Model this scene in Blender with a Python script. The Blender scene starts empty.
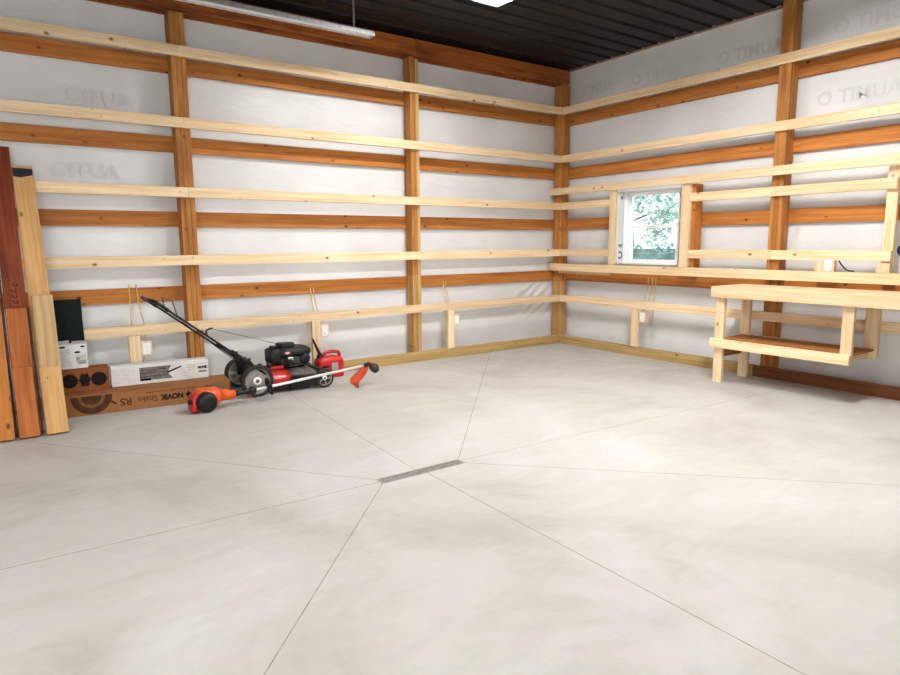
import bpy, bmesh, math, random
from mathutils import Vector, Matrix, noise
random.seed(7)
PI = math.pi
scene = bpy.context.scene
COL = scene.collection

# ------------------------------------------------------------------ camera, world, fill light, exposure
def camera():
    f = 638.47
    yaw, pitch, roll = 0.6180254, 0.1466382, -0.0074281
    cy, sy, cp, sp = math.cos(yaw), math.sin(yaw), math.cos(pitch), math.sin(pitch)
    fw = Vector((sy*cp, cy*cp, -sp)); r = Vector((cy, -sy, 0)); u = r.cross(fw)
    r2 = r*math.cos(roll) + u*math.sin(roll); u2 = -r*math.sin(roll) + u*math.cos(roll)
    cam = bpy.data.cameras.new('camera'); cam.sensor_width = 36; cam.sensor_fit = 'HORIZONTAL'
    cam.lens = f*36/900; cam.clip_start = 0.05; cam.clip_end = 200
    o = bpy.data.objects.new('camera', cam); COL.objects.link(o)
    m = Matrix((r2, u2, -fw)).transposed().to_4x4(); m.translation = Vector((-6.225357, -6.190192, 1.364986))
    o.matrix_world = m
    scene.camera = o
camera()

LAMP_STRENGTH = 430.0
FILL_POWER = 55.0
world = bpy.data.worlds.new('sky'); scene.world = world; world.use_nodes = True
bg = world.node_tree.nodes['Background']
bg.inputs[0].default_value = (0.86, 0.96, 1.0, 1); bg.inputs[1].default_value = 3.0
def area(name, loc, rot, sx, sy, power, color):
    l = bpy.data.lights.new(name, 'AREA'); l.shape = 'RECTANGLE'; l.size = sx; l.size_y = sy
    l.energy = power; l.color = color
    o = bpy.data.objects.new(name, l); COL.objects.link(o); o.location = loc; o.rotation_euler = rot
    return o
# added fill light standing in for daylight from an unseen door behind the camera
area('doorway_fill', (-7.0, -8.44, 1.3), (PI/2, 0, 0), 2.4, 2.3, FILL_POWER, (1.0, 0.985, 0.97))
vs = scene.view_settings
vs.view_transform = 'Standard'; vs.look = 'None'; vs.exposure = 0.74; vs.gamma = 1.0; vs.use_curve_mapping = False

# ------------------------------------------------------------------ materials
def srgb(r, g, b):
    f = lambda c: (c/12.92 if c <= 0.04045 else ((c+0.055)/1.055)**2.4)
    return (f(r/255), f(g/255), f(b/255), 1)
def nodes_of(name):
    m = bpy.data.materials.new(name); m.use_nodes = True
    nt = m.node_tree
    return m, nt, nt.nodes['Principled BSDF']
def plain(name, col, rough=0.5, metal=0.0, var=0.08, scale=30, spec=0.4, coat=0.0):
    m, nt, b = nodes_of(name)
    tc = nt.nodes.new('ShaderNodeTexCoord'); n = nt.nodes.new('ShaderNodeTexNoise')
    n.inputs['Scale'].default_value = scale; n.inputs['Detail'].default_value = 3
    mix = nt.nodes.new('ShaderNodeMixRGB'); mix.blend_type = 'MULTIPLY'
    rm = nt.nodes.new('ShaderNodeValToRGB')
    rm.color_ramp.elements[0].color = (1-var*2, 1-var*2, 1-var*2, 1); rm.color_ramp.elements[0].position = .3
    rm.color_ramp.elements[1].color = (1, 1, 1, 1); rm.color_ramp.elements[1].position = .7
    mix.inputs[0].default_value = 1; mix.inputs[1].default_value = col
    nt.links.new(tc.outputs['Object'], n.inputs['Vector']); nt.links.new(n.outputs[0], rm.inputs[0])
    nt.links.new(rm.outputs[0], mix.inputs[2]); nt.links.new(mix.outputs[0], b.inputs['Base Color'])
    b.inputs['Roughness'].default_value = rough; b.inputs['Metallic'].default_value = metal
    b.inputs['Specular IOR Level'].default_value = spec
    b.inputs['Coat Weight'].default_value = coat
    return m
def wood(name, light, dark, knot, knots=0.75, rough=0.6, blot=0.0, blotcol=None):
    m, nt, b = nodes_of(name); N = nt.nodes.new; L = nt.links.new
    tc = N('ShaderNodeTexCoord'); oi = N('ShaderNodeObjectInfo')
    rnd = N('ShaderNodeMath'); rnd.operation = 'MULTIPLY'; rnd.inputs[1].default_value = 57.3
    L(oi.outputs['Random'], rnd.inputs[0])
    add = N('ShaderNodeVectorMath'); add.operation = 'ADD'
    L(tc.outputs['Object'], add.inputs[0]); L(rnd.outputs[0], add.inputs[1])
    # knots
    vor = N('ShaderNodeTexVoronoi'); vor.inputs['Scale'].default_value = 1
    mv = N('ShaderNodeMapping'); mv.inputs['Scale'].default_value = (6.0, 9.5, .6); L(add.outputs[0], mv.inputs[0]); L(mv.outputs[0], vor.inputs['Vector'])
    sep = N('ShaderNodeSeparateColor'); L(vor.outputs['Color'], sep.inputs[0])
    gt = N('ShaderNodeMath'); gt.operation = 'GREATER_THAN'; gt.inputs[1].default_value = knots; L(sep.outputs[0], gt.inputs[0])
    kr = N('ShaderNodeMapRange'); kr.inputs[1].default_value = .05; kr.inputs[2].default_value = .17
    kr.inputs[3].default_value = 1; kr.inputs[4].default_value = 0; L(vor.outputs['Distance'], kr.inputs[0])
    km = N('ShaderNodeMath'); km.operation = 'MULTIPLY'; L(gt.outputs[0], km.inputs[0]); L(kr.outputs[0], km.inputs[1])
    # nail heads and pin knots
    vo2 = N('ShaderNodeTexVoronoi'); vo2.inputs['Scale'].default_value = 1
    mv2 = N('ShaderNodeMapping'); mv2.inputs['Scale'].default_value = (13, 21, .6); L(add.outputs[0], mv2.inputs[0]); L(mv2.outputs[0], vo2.inputs['Vector'])
    sp2 = N('ShaderNodeSeparateColor'); L(vo2.outputs['Color'], sp2.inputs[0])
    g2 = N('ShaderNodeMath'); g2.operation = 'GREATER_THAN'; g2.inputs[1].default_value = .86; L(sp2.outputs[1], g2.inputs[0])
    k2 = N('ShaderNodeMapRange'); k2.inputs[1].default_value = .06; k2.inputs[2].default_value = .13
    k2.inputs[3].default_value = .8; k2.inputs[4].default_value = 0; L(vo2.outputs['Distance'], k2.inputs[0])
    m2 = N('ShaderNodeMath'); m2.operation = 'MULTIPLY'; L(g2.outputs[0], m2.inputs[0]); L(k2.outputs[0], m2.inputs[1])
    mxx = N('ShaderNodeMath'); mxx.operation = 'MAXIMUM'; L(km.outputs[0], mxx.inputs[0]); L(m2.outputs[0], mxx.inputs[1])
    # grain, bent round the knots
    warp = N('ShaderNodeVectorMath'); warp.operation = 'SCALE'; warp.inputs['Scale'].default_value = 0.06
    cmb = N('ShaderNodeCombineXYZ'); L(km.outputs[0], cmb.inputs[1]); L(km.outputs[0], cmb.inputs[2]); L(cmb.outputs[0], warp.inputs[0])
    a2 = N('ShaderNodeVectorMath'); a2.operation = 'ADD'; L(add.outputs[0], a2.inputs[0]); L(warp.outputs[0], a2.inputs[1])
    mp = N('ShaderNodeMapping'); mp.inputs['Scale'].default_value = (1.3, 34, 34); L(a2.outputs[0], mp.inputs[0])
    n1 = N('ShaderNodeTexNoise'); n1.inputs['Scale'].default_value = 1; n1.inputs['Detail'].default_value = 5; n1.inputs['Roughness'].default_value = .62
    n1.inputs['Distortion'].default_value = .5
    L(mp.outputs[0], n1.inputs['Vector'])
    ramp = N('ShaderNodeValToRGB'); ramp.color_ramp.elements[0].color = dark; ramp.color_ramp.elements[0].position = .32
    ramp.color_ramp.elements[1].color = light; ramp.color_ramp.elements[1].position = .62
    L(n1.outputs[0], ramp.inputs[0])
    col = ramp.outputs[0]
    if blot:
        n2 = N('ShaderNodeTexNoise'); n2.inputs['Scale'].default_value = 2.2; n2.inputs['Detail'].default_value = 4
        mp2 = N('ShaderNodeMapping'); mp2.inputs['Scale'].default_value = (1, 2.5, 2.5); L(add.outputs[0], mp2.inputs[0]); L(mp2.outputs[0], n2.inputs['Vector'])
        r2 = N('ShaderNodeMapRange'); r2.inputs[1].default_value = .5; r2.inputs[2].default_value = .72; r2.inputs[3].default_value = 0; r2.inputs[4].default_value = blot
        L(n2.outputs[0], r2.inputs[0])
        mb = N('ShaderNodeMixRGB'); L(r2.outputs[0], mb.inputs[0]); L(col, mb.inputs[1]); mb.inputs[2].default_value = blotcol or dark
        col = mb.outputs[0]
    mk = N('ShaderNodeMixRGB'); L(mxx.outputs[0], mk.inputs[0]); L(col, mk.inputs[1]); mk.inputs[2].default_value = knot
    hv = N('ShaderNodeHueSaturation')
    vr = N('ShaderNodeMapRange'); vr.inputs[3].default_value = .86; vr.inputs[4].default_value = 1.12
    L(oi.outputs['Random'], vr.inputs[0]); L(vr.outputs[0], hv.inputs['Value']); L(mk.outputs[0], hv.inputs['Color'])
    L(hv.outputs[0], b.inputs['Base Color'])
    b.inputs['Roughness'].default_value = rough; b.inputs['Specular IOR Level'].default_value = .25
    bp = N('ShaderNodeBump'); bp.inputs['Strength'].default_value = .12; bp.inputs['Distance'].default_value = .002
    L(n1.outputs[0], bp.inputs['Height']); L(bp.outputs[0], b.inputs['Normal'])
    return m

M = {}
M['pine'] = wood('pale_pine', srgb(230,206,170), srgb(208,172,124), srgb(112,66,36), .52)
M['stain'] = wood('amber_treated_pine', srgb(192,124,58), srgb(152,88,34), srgb(70,30,12), .46, blot=.35, blotcol=srgb(140,66,20))
M['post'] = wood('amber_post_timber', srgb(188,128,64), srgb(140,84,36), srgb(90,44,18), .82, blot=.5, blotcol=srgb(128,70,30))
M['tanpost'] = wood('tan_treated_timber', srgb(196,152,94), srgb(150,110,62), srgb(90,60,32), .8, blot=.5, blotcol=srgb(140,110,66))
M['shaded_plate'] = wood('shaded_plate_timber', srgb(126,74,40), srgb(84,46,24), srgb(50,26,14), .8)  # plate timber darkened to carry the shade under the bench
M['beam'] = wood('brown_beam_timber', srgb(166,94,40), srgb(120,60,20), srgb(66,30,14), .75, blot=.75, blotcol=srgb(70,36,18))
M['plate'] = wood('treated_plate_timber', srgb(190,160,106), srgb(156,122,72), srgb(120,84,44), .85)
M['brown_plank'] = wood('orange_brown_plank', srgb(182,106,47), srgb(142,74,31), srgb(60,26,12), .8, blot=.4, blotcol=srgb(110,48,20))
M['dark_plank'] = wood('dark_brown_batten', srgb(84,44,26), srgb(52,26,16), srgb(30,14,8), .9)
M['red_plank'] = wood('red_brown_plank', srgb(128,58,26), srgb(86,32,15), srgb(40,16,8), .8, blot=.8, blotcol=srgb(70,26,16))
M['tan_plank'] = wood('knotty_tan_plank', srgb(196,154,100), srgb(168,122,72), srgb(70,38,18), .6)
M['grey_plank'] = wood('weathered_plank', srgb(186,156,112), srgb(156,122,80), srgb(110,74,40), .85)
M['orange_plank'] = wood('orange_plank', srgb(190,120,52), srgb(154,86,32), srgb(96,48,20), .8)
M['ply'] = wood('shelf_board', srgb(170,112,62), srgb(140,86,42), srgb(130,80,40), .97)
M['black'] = plain('black_plastic', (.009,.009,.009,1), .45, spec=.25)
M['blackmetal'] = plain('black_steel', (.010,.010,.011,1), .38, 0.2, spec=.3)
M['rubber'] = plain('tyre_rubber', (.02,.018,.016,1), .8)
M['red'] = plain('red_enamel', (.40,.014,.010,1), .3, coat=.4, var=.05)
M['redplastic'] = plain('red_polyethylene', (.50,.014,.010,1), .42, var=.05)
M['orange'] = plain('orange_plastic', (.66,.085,.008,1), .4, var=.05)
M['orangered'] = plain('orange_red_plastic', (.56,.065,.018,1), .4, var=.08)
M['rim'] = plain('dusty_grey_plastic', (.30,.27,.22,1), .6, var=.25, scale=25)
M['dust'] = plain('dusty_brown_metal', (.11,.09,.07,1), .6, var=.3, scale=25)
M['spool'] = plain('brown_black_plastic', (.035,.022,.016,1), .5, var=.3, scale=40)
M['alu'] = plain('aluminium_tube', (.80,.79,.77,1), .32, .25, var=.04)
M['galv'] = plain('galvanised_metal', (.62,.63,.64,1), .35, .6, var=.15)
M['grate'] = plain('grate_metal', (.36,.345,.32,1), .45, .4, var=.15)
M['dark'] = plain('dark_cavity', (.012,.011,.01,1), .9)
M['kraft'] = plain('kraft_cardboard', srgb(148,99,59), .75, var=.06, scale=14, spec=.15)
M['kraftdark'] = plain('kraft_brown_ink', srgb(84,50,30), .75, var=.2, scale=20, spec=.15)
M['kraftmid'] = plain('kraft_mid_ink', srgb(124,80,47), .75, var=.12, scale=20, spec=.15)
M['brownbox'] = plain('brown_cardboard', srgb(134,77,40), .75, var=.06, scale=14, spec=.15)
M['ink'] = plain('black_ink', (.014,.012,.011,1), .8, spec=.1)
M['stampink'] = plain('faded_stamp_ink', srgb(58,26,16), .8, spec=.1)
M['greyink'] = plain('grey_ink', (.30,.29,.27,1), .7, var=.1)
M['lightink'] = plain('light_grey_ink', (.55,.53,.50,1), .7, var=.1)
M['tanink'] = plain('tan_ink', srgb(205,190,150), .7)
M['picgrey'] = plain('printed_plank_grey', srgb(128,118,108), .6, var=.3, scale=40)
M['whitebox'] = plain('white_carton', (.66,.65,.63,1), .5, var=.03)
M['green'] = plain('dark_green_board', (.004,.012,.009,1), .6, var=.2, scale=40, spec=.12)
M['outlet'] = plain('white_plastic', (.84,.81,.77,1), .35, var=.02)
M['bluebox'] = plain('pinkish_box_plastic', srgb(226,196,170), .5)
M['cable'] = plain('yellow_cable', srgb(216,186,112), .5)
M['chain'] = plain('chain_zinc', (.55,.55,.55,1), .35, .7)
M['vinyl'] = plain('white_vinyl', (.86,.87,.87,1), .35, var=.02)
M['printgrey'] = plain('faded_wrap_print', srgb(206,204,202), .5, var=.02, scale=9)
M['blueink'] = plain('navy_print', srgb(24,44,70), .5)
M['label'] = plain('paper_label', (.75,.72,.68,1), .6)
M['seam'] = plain('saw_cut_grey', srgb(158,146,134), .9, var=.3, scale=12)
M['trim'] = plain('pinkish_trim', srgb(150,118,98), .6)

def wrap_mat():
    m, nt, b = nodes_of('white_house_wrap'); N = nt.nodes.new; L = nt.links.new
    tc = N('ShaderNodeTexCoord')
    n = N('ShaderNodeTexNoise'); n.inputs['Scale'].default_value = 1.6; n.inputs['Detail'].default_value = 4; L(tc.outputs['Object'], n.inputs['Vector'])
    r = N('ShaderNodeValToRGB'); r.color_ramp.elements[0].position = .3; r.color_ramp.elements[0].color = srgb(206,204,202)
    r.color_ramp.elements[1].position = .7; r.color_ramp.elements[1].color = srgb(221,220,219)
    L(n.outputs[0], r.inputs[0]); L(r.outputs[0], b.inputs['Base Color'])
    b.inputs['Roughness'].default_value = .40; b.inputs['Specular IOR Level'].default_value = .3
    mp = N('ShaderNodeMapping'); mp.inputs['Scale'].default_value = (1, 1, 3.0); L(tc.outputs['Object'], mp.inputs[0])
    n2 = N('ShaderNodeTexNoise'); n2.inputs['Scale'].default_value = 2.6; n2.inputs['Detail'].default_value = 3; n2.inputs['Distortion'].default_value = .6
    L(mp.outputs[0], n2.inputs['Vector'])
    bp = N('ShaderNodeBump'); bp.inputs['Strength'].default_value = .25; bp.inputs['Distance'].default_value = .03
    L(n2.outputs[0], bp.inputs['Height']); L(bp.outputs[0], b.inputs['Normal'])
    return m
M['wrap'] = wrap_mat()
def concrete():
    m, nt, b = nodes_of('pale_concrete'); N = nt.nodes.new; L = nt.links.new
    tc = N('ShaderNodeTexCoord')
    n = N('ShaderNodeTexNoise'); n.inputs['Scale'].default_value = .9; n.inputs['Detail'].default_value = 7; n.inputs['Roughness'].default_value = .62; n.inputs['Distortion'].default_value = .7
    L(tc.outputs['Object'], n.inputs['Vector'])
    r = N('ShaderNodeValToRGB'); e = r.color_ramp.elements
    e[0].position = .28; e[0].color = srgb(162,157,149); e[1].position = .66; e[1].color = srgb(190,187,183)
    x = e.new(.47); x.color = srgb(180,176,170)
    L(n.outputs[0], r.inputs[0])
    # swirled trowel marks
    mp = N('ShaderNodeMapping'); mp.inputs['Scale'].default_value = (1, 3.2, 1); mp.inputs['Rotation'].default_value = (0, 0, .5); L(tc.outputs['Object'], mp.inputs[0])
    n3 = N('ShaderNodeTexNoise'); n3.inputs['Scale'].default_value = 1.7; n3.inputs['Detail'].default_value = 8; n3.inputs['Roughness'].default_value = .7; n3.inputs['Distortion'].default_value = 1.6
    L(mp.outputs[0], n3.inputs['Vector'])
    r3 = N('ShaderNodeMapRange'); r3.inputs[1].default_value = .36; r3.inputs[2].default_value = .62; r3.inputs[3].default_value = .945; r3.inputs[4].default_value = 1.02
    L(n3.outputs[0], r3.inputs[0])
    mu = N('ShaderNodeMixRGB'); mu.blend_type = 'MULTIPLY'; mu.inputs[0].default_value = 1; L(r.outputs[0], mu.inputs[1]); L(r3.outputs[0], mu.inputs[2])
    # small brown stains
    n4 = N('ShaderNodeTexNoise'); n4.inputs['Scale'].default_value = 2.1; n4.inputs['Detail'].default_value = 9; n4.inputs['Roughness'].default_value = .75
    L(tc.outputs['Object'], n4.inputs['Vector'])
    r4 = N('ShaderNodeMapRange'); r4.inputs[1].default_value = .64; r4.inputs[2].default_value = .74; r4.inputs[3].default_value = 0; r4.inputs[4].default_value = .38
    L(n4.outputs[0], r4.inputs[0])
    st = N('ShaderNodeMixRGB'); L(r4.outputs[0], st.inputs[0]); L(mu.outputs[0], st.inputs[1]); st.inputs[2].default_value = srgb(148,130,104)
    L(st.outputs[0], b.inputs['Base Color'])
    b.inputs['Roughness'].default_value = .5; b.inputs['Specular IOR Level'].default_value = .3
    bp = N('ShaderNodeBump'); bp.inputs['Strength'].default_value = .08; bp.inputs['Distance'].default_value = .01
    L(n3.outputs[0], bp.inputs['Height']); L(bp.outputs[0], b.inputs['Normal'])
    return m
M['concrete'] = concrete()
M['ceil'] = plain('black_ceiling_metal', (.0045,.004,.004,1), .45, .0, var=.05, scale=3, spec=.2)
def emit(name, col, s):
    m, nt, b = nodes_of(name)
    b.inputs['Base Color'].default_value = (.8,.8,.8,1); b.inputs['Emission Color'].default_value = col; b.inputs['Emission Strength'].default_value = s
    return m
M['led'] = emit('lit_led_lens', (1.0,.994,.985,1), LAMP_STRENGTH)
M['whitemetal'] = plain('white_enamel_metal', (.85,.85,.85,1), .4, var=.02)
M['led_fill'] = emit('fill_lamp_lens', (1.0,.994,.985,1), LAMP_STRENGTH*.62)  # lens of the added lamp at the left
M['led_soft'] = emit('lit_frosted_lens', (1.0,.994,.985,1), LAMP_STRENGTH*.37)
M['lens'] = plain('unlit_lens', (.85,.85,.84,1), .3, var=.01)
def glass():
    m, nt, b = nodes_of('window_glass')
    t = nt.nodes.new('ShaderNodeBsdfTransparent'); g = nt.nodes.new('ShaderNodeBsdfGlossy'); g.inputs['Roughness'].default_value = .02
    fr = nt.nodes.new('ShaderNodeFresnel'); fr.inputs[0].default_value = 1.45
    mx = nt.nodes.new('ShaderNodeMixShader'); out = nt.nodes['Material Output']
    t.inputs[0].default_value = (.96,.99,1,1)
    nt.links.new(fr.outputs[0], mx.inputs[0]); nt.links.new(t.outputs[0], mx.inputs[1]); nt.links.new(g.outputs[0], mx.inputs[2]); nt.links.new(mx.outputs[0], out.inputs[0])
    nt.nodes.remove(b)
    return m
M['glass'] = glass()
M['leaf'] = plain('tree_leaves', (.23,.37,.31,1), .5, var=.3, scale=2)
M['leaf2'] = plain('pale_tree_leaves', (.34,.46,.39,1), .5, var=.3, scale=2)
M['bark'] = plain('tree_bark', (.12,.09,.07,1), .9, var=.3, scale=6)
M['hedge'] = plain('hedge_leaves', (.16,.26,.25,1), .6, var=.3, scale=3)
M['lawn'] = plain('lawn_green', (.45,.52,.40,1), .9, var=.2, scale=1)

# ------------------------------------------------------------------ mesh helpers
def bx(bm, c, s, mat=None):
    x, y, z = c; a, b_, d = s[0]/2, s[1]/2, s[2]/2
    v = [bm.verts.new(Vector((x+i*a, y+j*b_, z+k*d))) for i in (-1,1) for j in (-1,1) for k in (-1,1)]
    fs = []
    for q in ((0,1,3,2),(4,6,7,5),(0,4,5,1),(2,3,7,6),(0,2,6,4),(1,5,7,3)):
        fs.append(bm.faces.new([v[i] for i in q]))
    if mat is not None:
        for w in v: w.co = mat @ w.co
    return v
def bevel(bm, w=.003, seg=1):
    bmesh.ops.bevel(bm, geom=list(bm.edges), offset=w, segments=seg, affect='EDGES', clamp_overlap=True)
def frames(pts):
    out = []; up = None
    n = len(pts)
    for i, p in enumerate(pts):
        d = (pts[min(i+1, n-1)] - pts[max(i-1, 0)]).normalized()
        if up is None:
            up = Vector((0,0,1)) if abs(d.z) < .9 else Vector((1,0,0))
        s = d.cross(up).normalized(); up = s.cross(d).normalized()
        out.append((s, up))
    return out
def tube(bm, pts, r, seg=10, cap=True):
    pts = [Vector(p) for p in pts]; rs = r if isinstance(r, (list, tuple)) else [r]*len(pts)
    rings = []
    for p, (s, u), rr in zip(pts, frames(pts), rs):
        rings.append([bm.verts.new(p + (s*math.cos(2*PI*k/seg) + u*math.sin(2*PI*k/seg))*rr) for k in range(seg)])
    for a, b in zip(rings, rings[1:]):
        for k in range(seg): 
            f = bm.faces.new((a[k], a[(k+1)%seg], b[(k+1)%seg], b[k])); f.smooth = True
    if cap: bm.faces.new(rings[0][::-1]); bm.faces.new(rings[-1])
def spline(pts, n=8):
    pts = [Vector(p) for p in pts]; out = []
    P = [pts[0]] + pts + [pts[-1]]
    for i in range(1, len(P)-2):
        for k in range(n):
            t = k/n; a, b, c, d = P[i-1], P[i], P[i+1], P[i+2]
            out.append(.5*((2*b) + (c-a)*t + (2*a-5*b+4*c-d)*t*t + (3*b-a-3*c+d)*t**3))
    out.append(pts[-1]); return out
def lathe(bm, prof, axis='Z', seg=28, loc=(0,0,0), close=False):
    """prof: list of (radius, height)."""
    rings = []
    loc = Vector(loc)
    for r, h in prof:
        ring = []
        for k in range(seg):
            a = 2*PI*k/seg; c, s = r*math.cos(a), r*math.sin(a)
            p = {'Z': (c, s, h), 'Y': (c, h, -s), 'X': (h, c, s)}[axis]
            ring.append(bm.verts.new(loc + Vector(p)))
        rings.append(ring)
    pr = list(zip(rings, rings[1:])) + ([(rings[-1], rings[0])] if close else [])
    for a, b in pr:
        for k in range(seg):
            f = bm.faces.new((a[k], a[(k+1)%seg], b[(k+1)%seg], b[k])); f.smooth = True
    if not close:
        if prof[0][0] > 1e-5: bm.faces.new(rings[0][::-1])
        if prof[-1][0] > 1e-5: bm.faces.new(rings[-1])
def prism(bm, poly, y0, y1):
    """poly in x,z extruded along y."""
    a = [bm.verts.new((x, y0, z)) for x, z in poly]; b = [bm.verts.new((x, y1, z)) for x, z in poly]
    n = len(poly)
    bm.faces.new(a); bm.faces.new(b[::-1])
    for k in range(n): bm.faces.new((a[k], b[k], b[(k+1)%n], a[(k+1)%n]))
def loft(bm, secs):
    """secs: list of rings (lists of points, same count)."""
    R = [[bm.verts.new(p) for p in s] for s in secs]
    n = len(R[0])
    for a, b in zip(R, R[1:]):
        for k in range(n):
            f = bm.faces.new((a[k], a[(k+1)%n], b[(k+1)%n], b[k])); f.smooth = True
    bm.faces.new(R[0][::-1]); bm.faces.new(R[-1])
def rrect(cx, cy, w, d, r, z, seg=4):
    out = []
    for sx, sy, a0 in ((1,1,0),(-1,1,PI/2),(-1,-1,PI),(1,-1,1.5*PI)):
        for k in range(seg+1):
            a = a0 + PI/2*k/seg
            out.append(Vector((cx+sx*(w/2-r)+r*math.cos(a), cy+sy*(d/2-r)+r*math.sin(a), z)))
    return out
def obj(name, bm, mat, parent=None, recalc=True):
    if recalc: bmesh.ops.recalc_face_normals(bm, faces=bm.faces)
    me = bpy.data.meshes.new(name); bm.to_mesh(me); bm.free(); me.materials.append(mat)
    o = bpy.data.objects.new(name, me); COL.objects.link(o)
    if parent is not None: o.parent = parent
    return o
def tag(o, label, cat, group=None):
    o['label'] = label; o['category'] = cat
    if group: o['group'] = group
    return o
def thing(name, label, cat, loc=(0,0,0), rotz=0, group=None):
    o = bpy.data.objects.new(name, None); o.empty_display_size = .1; COL.objects.link(o); o.location = loc; o.rotation_euler = (0,0,rotz)
    return tag(o, label, cat, group)
def struct(name, bm, mat, parent=None):
    o = obj(name, bm, mat, parent)
    if parent is None: o['kind'] = 'structure'
    return o
def board_mesh(size, plies=1, bev=.002):
    """length on local x, width on local y, thickness on local z."""
    bm = bmesh.new()
    if plies == 1: bx(bm, (0,0,0), size)
    else:
        w = size[1]/plies
        for k in range(plies): bx(bm, (0, -size[1]/2+w*(k+.5), 0), (size[0], w-.0025, size[2]))
    bevel(bm, bev); return bm
AX = {'x': Matrix(((1,0,0),(0,0,-1),(0,1,0))),   # length along x, width up, thickness along -y
      'y': Matrix(((0,0,1),(1,0,0),(0,1,0))),    # length along y, width up, thickness along x
      'zx': Matrix(((0,1,0),(0,0,1),(1,0,0))),   # upright, width along x, thickness along y
      'zy': Matrix(((0,0,1),(0,1,0),(1,0,0)))}   # upright, width along y, thickness along x
def board(name, lo, hi, ax, mat, parent=None, plies=1, label=None, cat='board', group=None):
    """axis-aligned board filling lo..hi, grain along its length."""
    lo, hi = Vector(lo), Vector(hi); s = hi-lo
    size = {'x': (s.x, s.z, s.y), 'y': (s.y, s.z, s.x), 'zx': (s.z, s.x, s.y), 'zy': (s.z, s.y, s.x)}[ax]
    o = obj(name, board_mesh(size, plies), M[mat], parent)
    m = AX[ax].to_4x4()
    m.translation = (lo+hi)/2
    o.matrix_local = m
    if label: tag(o, label, cat, group)
    return o
def text_mesh(name, txt, size, mat, parent, mw, align='CENTER', bold=0.0, ext=.0004, sx=1.0):
    cu = bpy.data.curves.new(name, 'FONT'); cu.body = txt; cu.size = size; cu.align_x = align; cu.align_y = 'CENTER'
    cu.extrude = ext; cu.offset = bold; cu.resolution_u = 3
    t = bpy.data.objects.new(name, cu); COL.objects.link(t)
    bpy.context.view_layer.update()
    me = bpy.data.meshes.new_from_object(t.evaluated_get(bpy.context.evaluated_depsgraph_get()))
    bpy.data.objects.remove(t); bpy.data.curves.remove(cu)
    if sx != 1:
        for v in me.vertices: v.co.x *= sx
    me.name = name; me.materials.clear(); me.materials.append(mat)
    o = bpy.data.objects.new(name, me); COL.objects.link(o); o.parent = parent; o.matrix_local = mw
    return o
def face_mat(loc, right, up):
    r, u = Vector(right).normalized(), Vector(up).normalized(); n = r.cross(u)
    m = Matrix((r, u, n)).transposed().to_4x4(); m.translation = Vector(loc); return m
def flat(bm, pts, right_origin=None): bm.faces.new([bm.verts.new(p) for p in pts])

# ------------------------------------------------------------------ room shell
XW, YW, ZC = .216, .216, 3.60          # wall wrap planes and ceiling
XL, YF = -8.65, -8.5
DX0, DX1, DY0, DY1, DZ = -4.515, -3.92, -3.105, -3.022, .07     # trench drain
bm = bmesh.new()
def quad(bm, a, b, c, d): return bm.faces.new([bm.verts.new(p) for p in (a, b, c, d)])
xs = [XL-.2, DX0, DX1, XW+.1]; ys = [YF-.2, DY0, DY1, YW+.1]
for i in range(3):
    for j in range(3):
        if i == 1 and j == 1: continue
        bx(bm, ((xs[i]+xs[i+1])/2, (ys[j]+ys[j+1])/2, -.075), (xs[i+1]-xs[i], ys[j+1]-ys[j], .15))
bx(bm, ((DX0+DX1)/2, (DY0+DY1)/2, -.14), (DX1-DX0, DY1-DY0, .02))
floor = struct('floor', bm, M['concrete'])
# saw-cut joints running out from the drain
CUTS = [((-4.24,DY1),(-4.06,0)), ((-4.21,DY0),(-4.285,-8.4)), ((DX1+.005,DY1),(-1.2,0)), ((DX1,-3.05),(0,-3.28)),
        ((DX1,DY0),(.1,-7.2)), ((DX0,DY1),(-7.3,.6)), ((DX0,-3.07),(-8.5,-2.90)), ((DX0,DY0),(-8.4,-7.31))]
WID = [.003,.0038,.0042,.0022,.0025,.003,.0035,.004]
def clip_back(a, b):
    a, b = Vector((*a, 0)), Vector((*b, 0))
    if b.y > -.002: b = a + (b-a)*((-.002-a.y)/(b.y-a.y))
    return a, b
for (a, b), w in zip(CUTS, WID):
    a, b = clip_back(a, b); d = (b-a); n = Vector((-d.y, d.x, 0)).normalized()*w/2
    c = bmesh.new(); q = [a+n, b+n, b-n, a-n]
    lo = [c.verts.new(p+Vector((0,0,-.002))) for p in q]; hi = [c.verts.new(p+Vector((0,0,.0005))) for p in q]
    c.faces.new(hi); c.faces.new(lo[::-1])
    for k in range(4): c.faces.new((lo[k], lo[(k+1)%4], hi[(k+1)%4], hi[k]))
    struct('saw_cut_joint', c, M['seam'], floor)

def wall_panel(name, axis, pos, a0, a1, z0, z1, holes, th, mat):
    """wall in the plane axis=pos, thickness outwards th (signed), holes [(a0,a1,z0,z1)]."""
    bm = bmesh.new()
    A = sorted({a0, a1, *[h[0] for h in holes], *[h[1] for h in holes]}); Z = sorted({z0, z1, *[h[2] for h in holes], *[h[3] for h in holes]})
    for i in range(len(A)-1):
        for j in range(len(Z)-1):
            am, zm = (A[i]+A[i+1])/2, (Z[j]+Z[j+1])/2
            if any(h[0] < am < h[1] and h[2] < zm < h[3] for h in holes): continue
            if axis == 'y': bx(bm, (am, pos+th/2, zm), (A[i+1]-A[i], abs(th), Z[j+1]-Z[j]))
            else: bx(bm, (pos+th/2, am, zm), (abs(th), A[i+1]-A[i], Z[j+1]-Z[j]))
    return struct(name, bm, mat)
WY0, WY1, WZ0, WZ1 = -1.735, -.945, 1.095, 1.965
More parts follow.
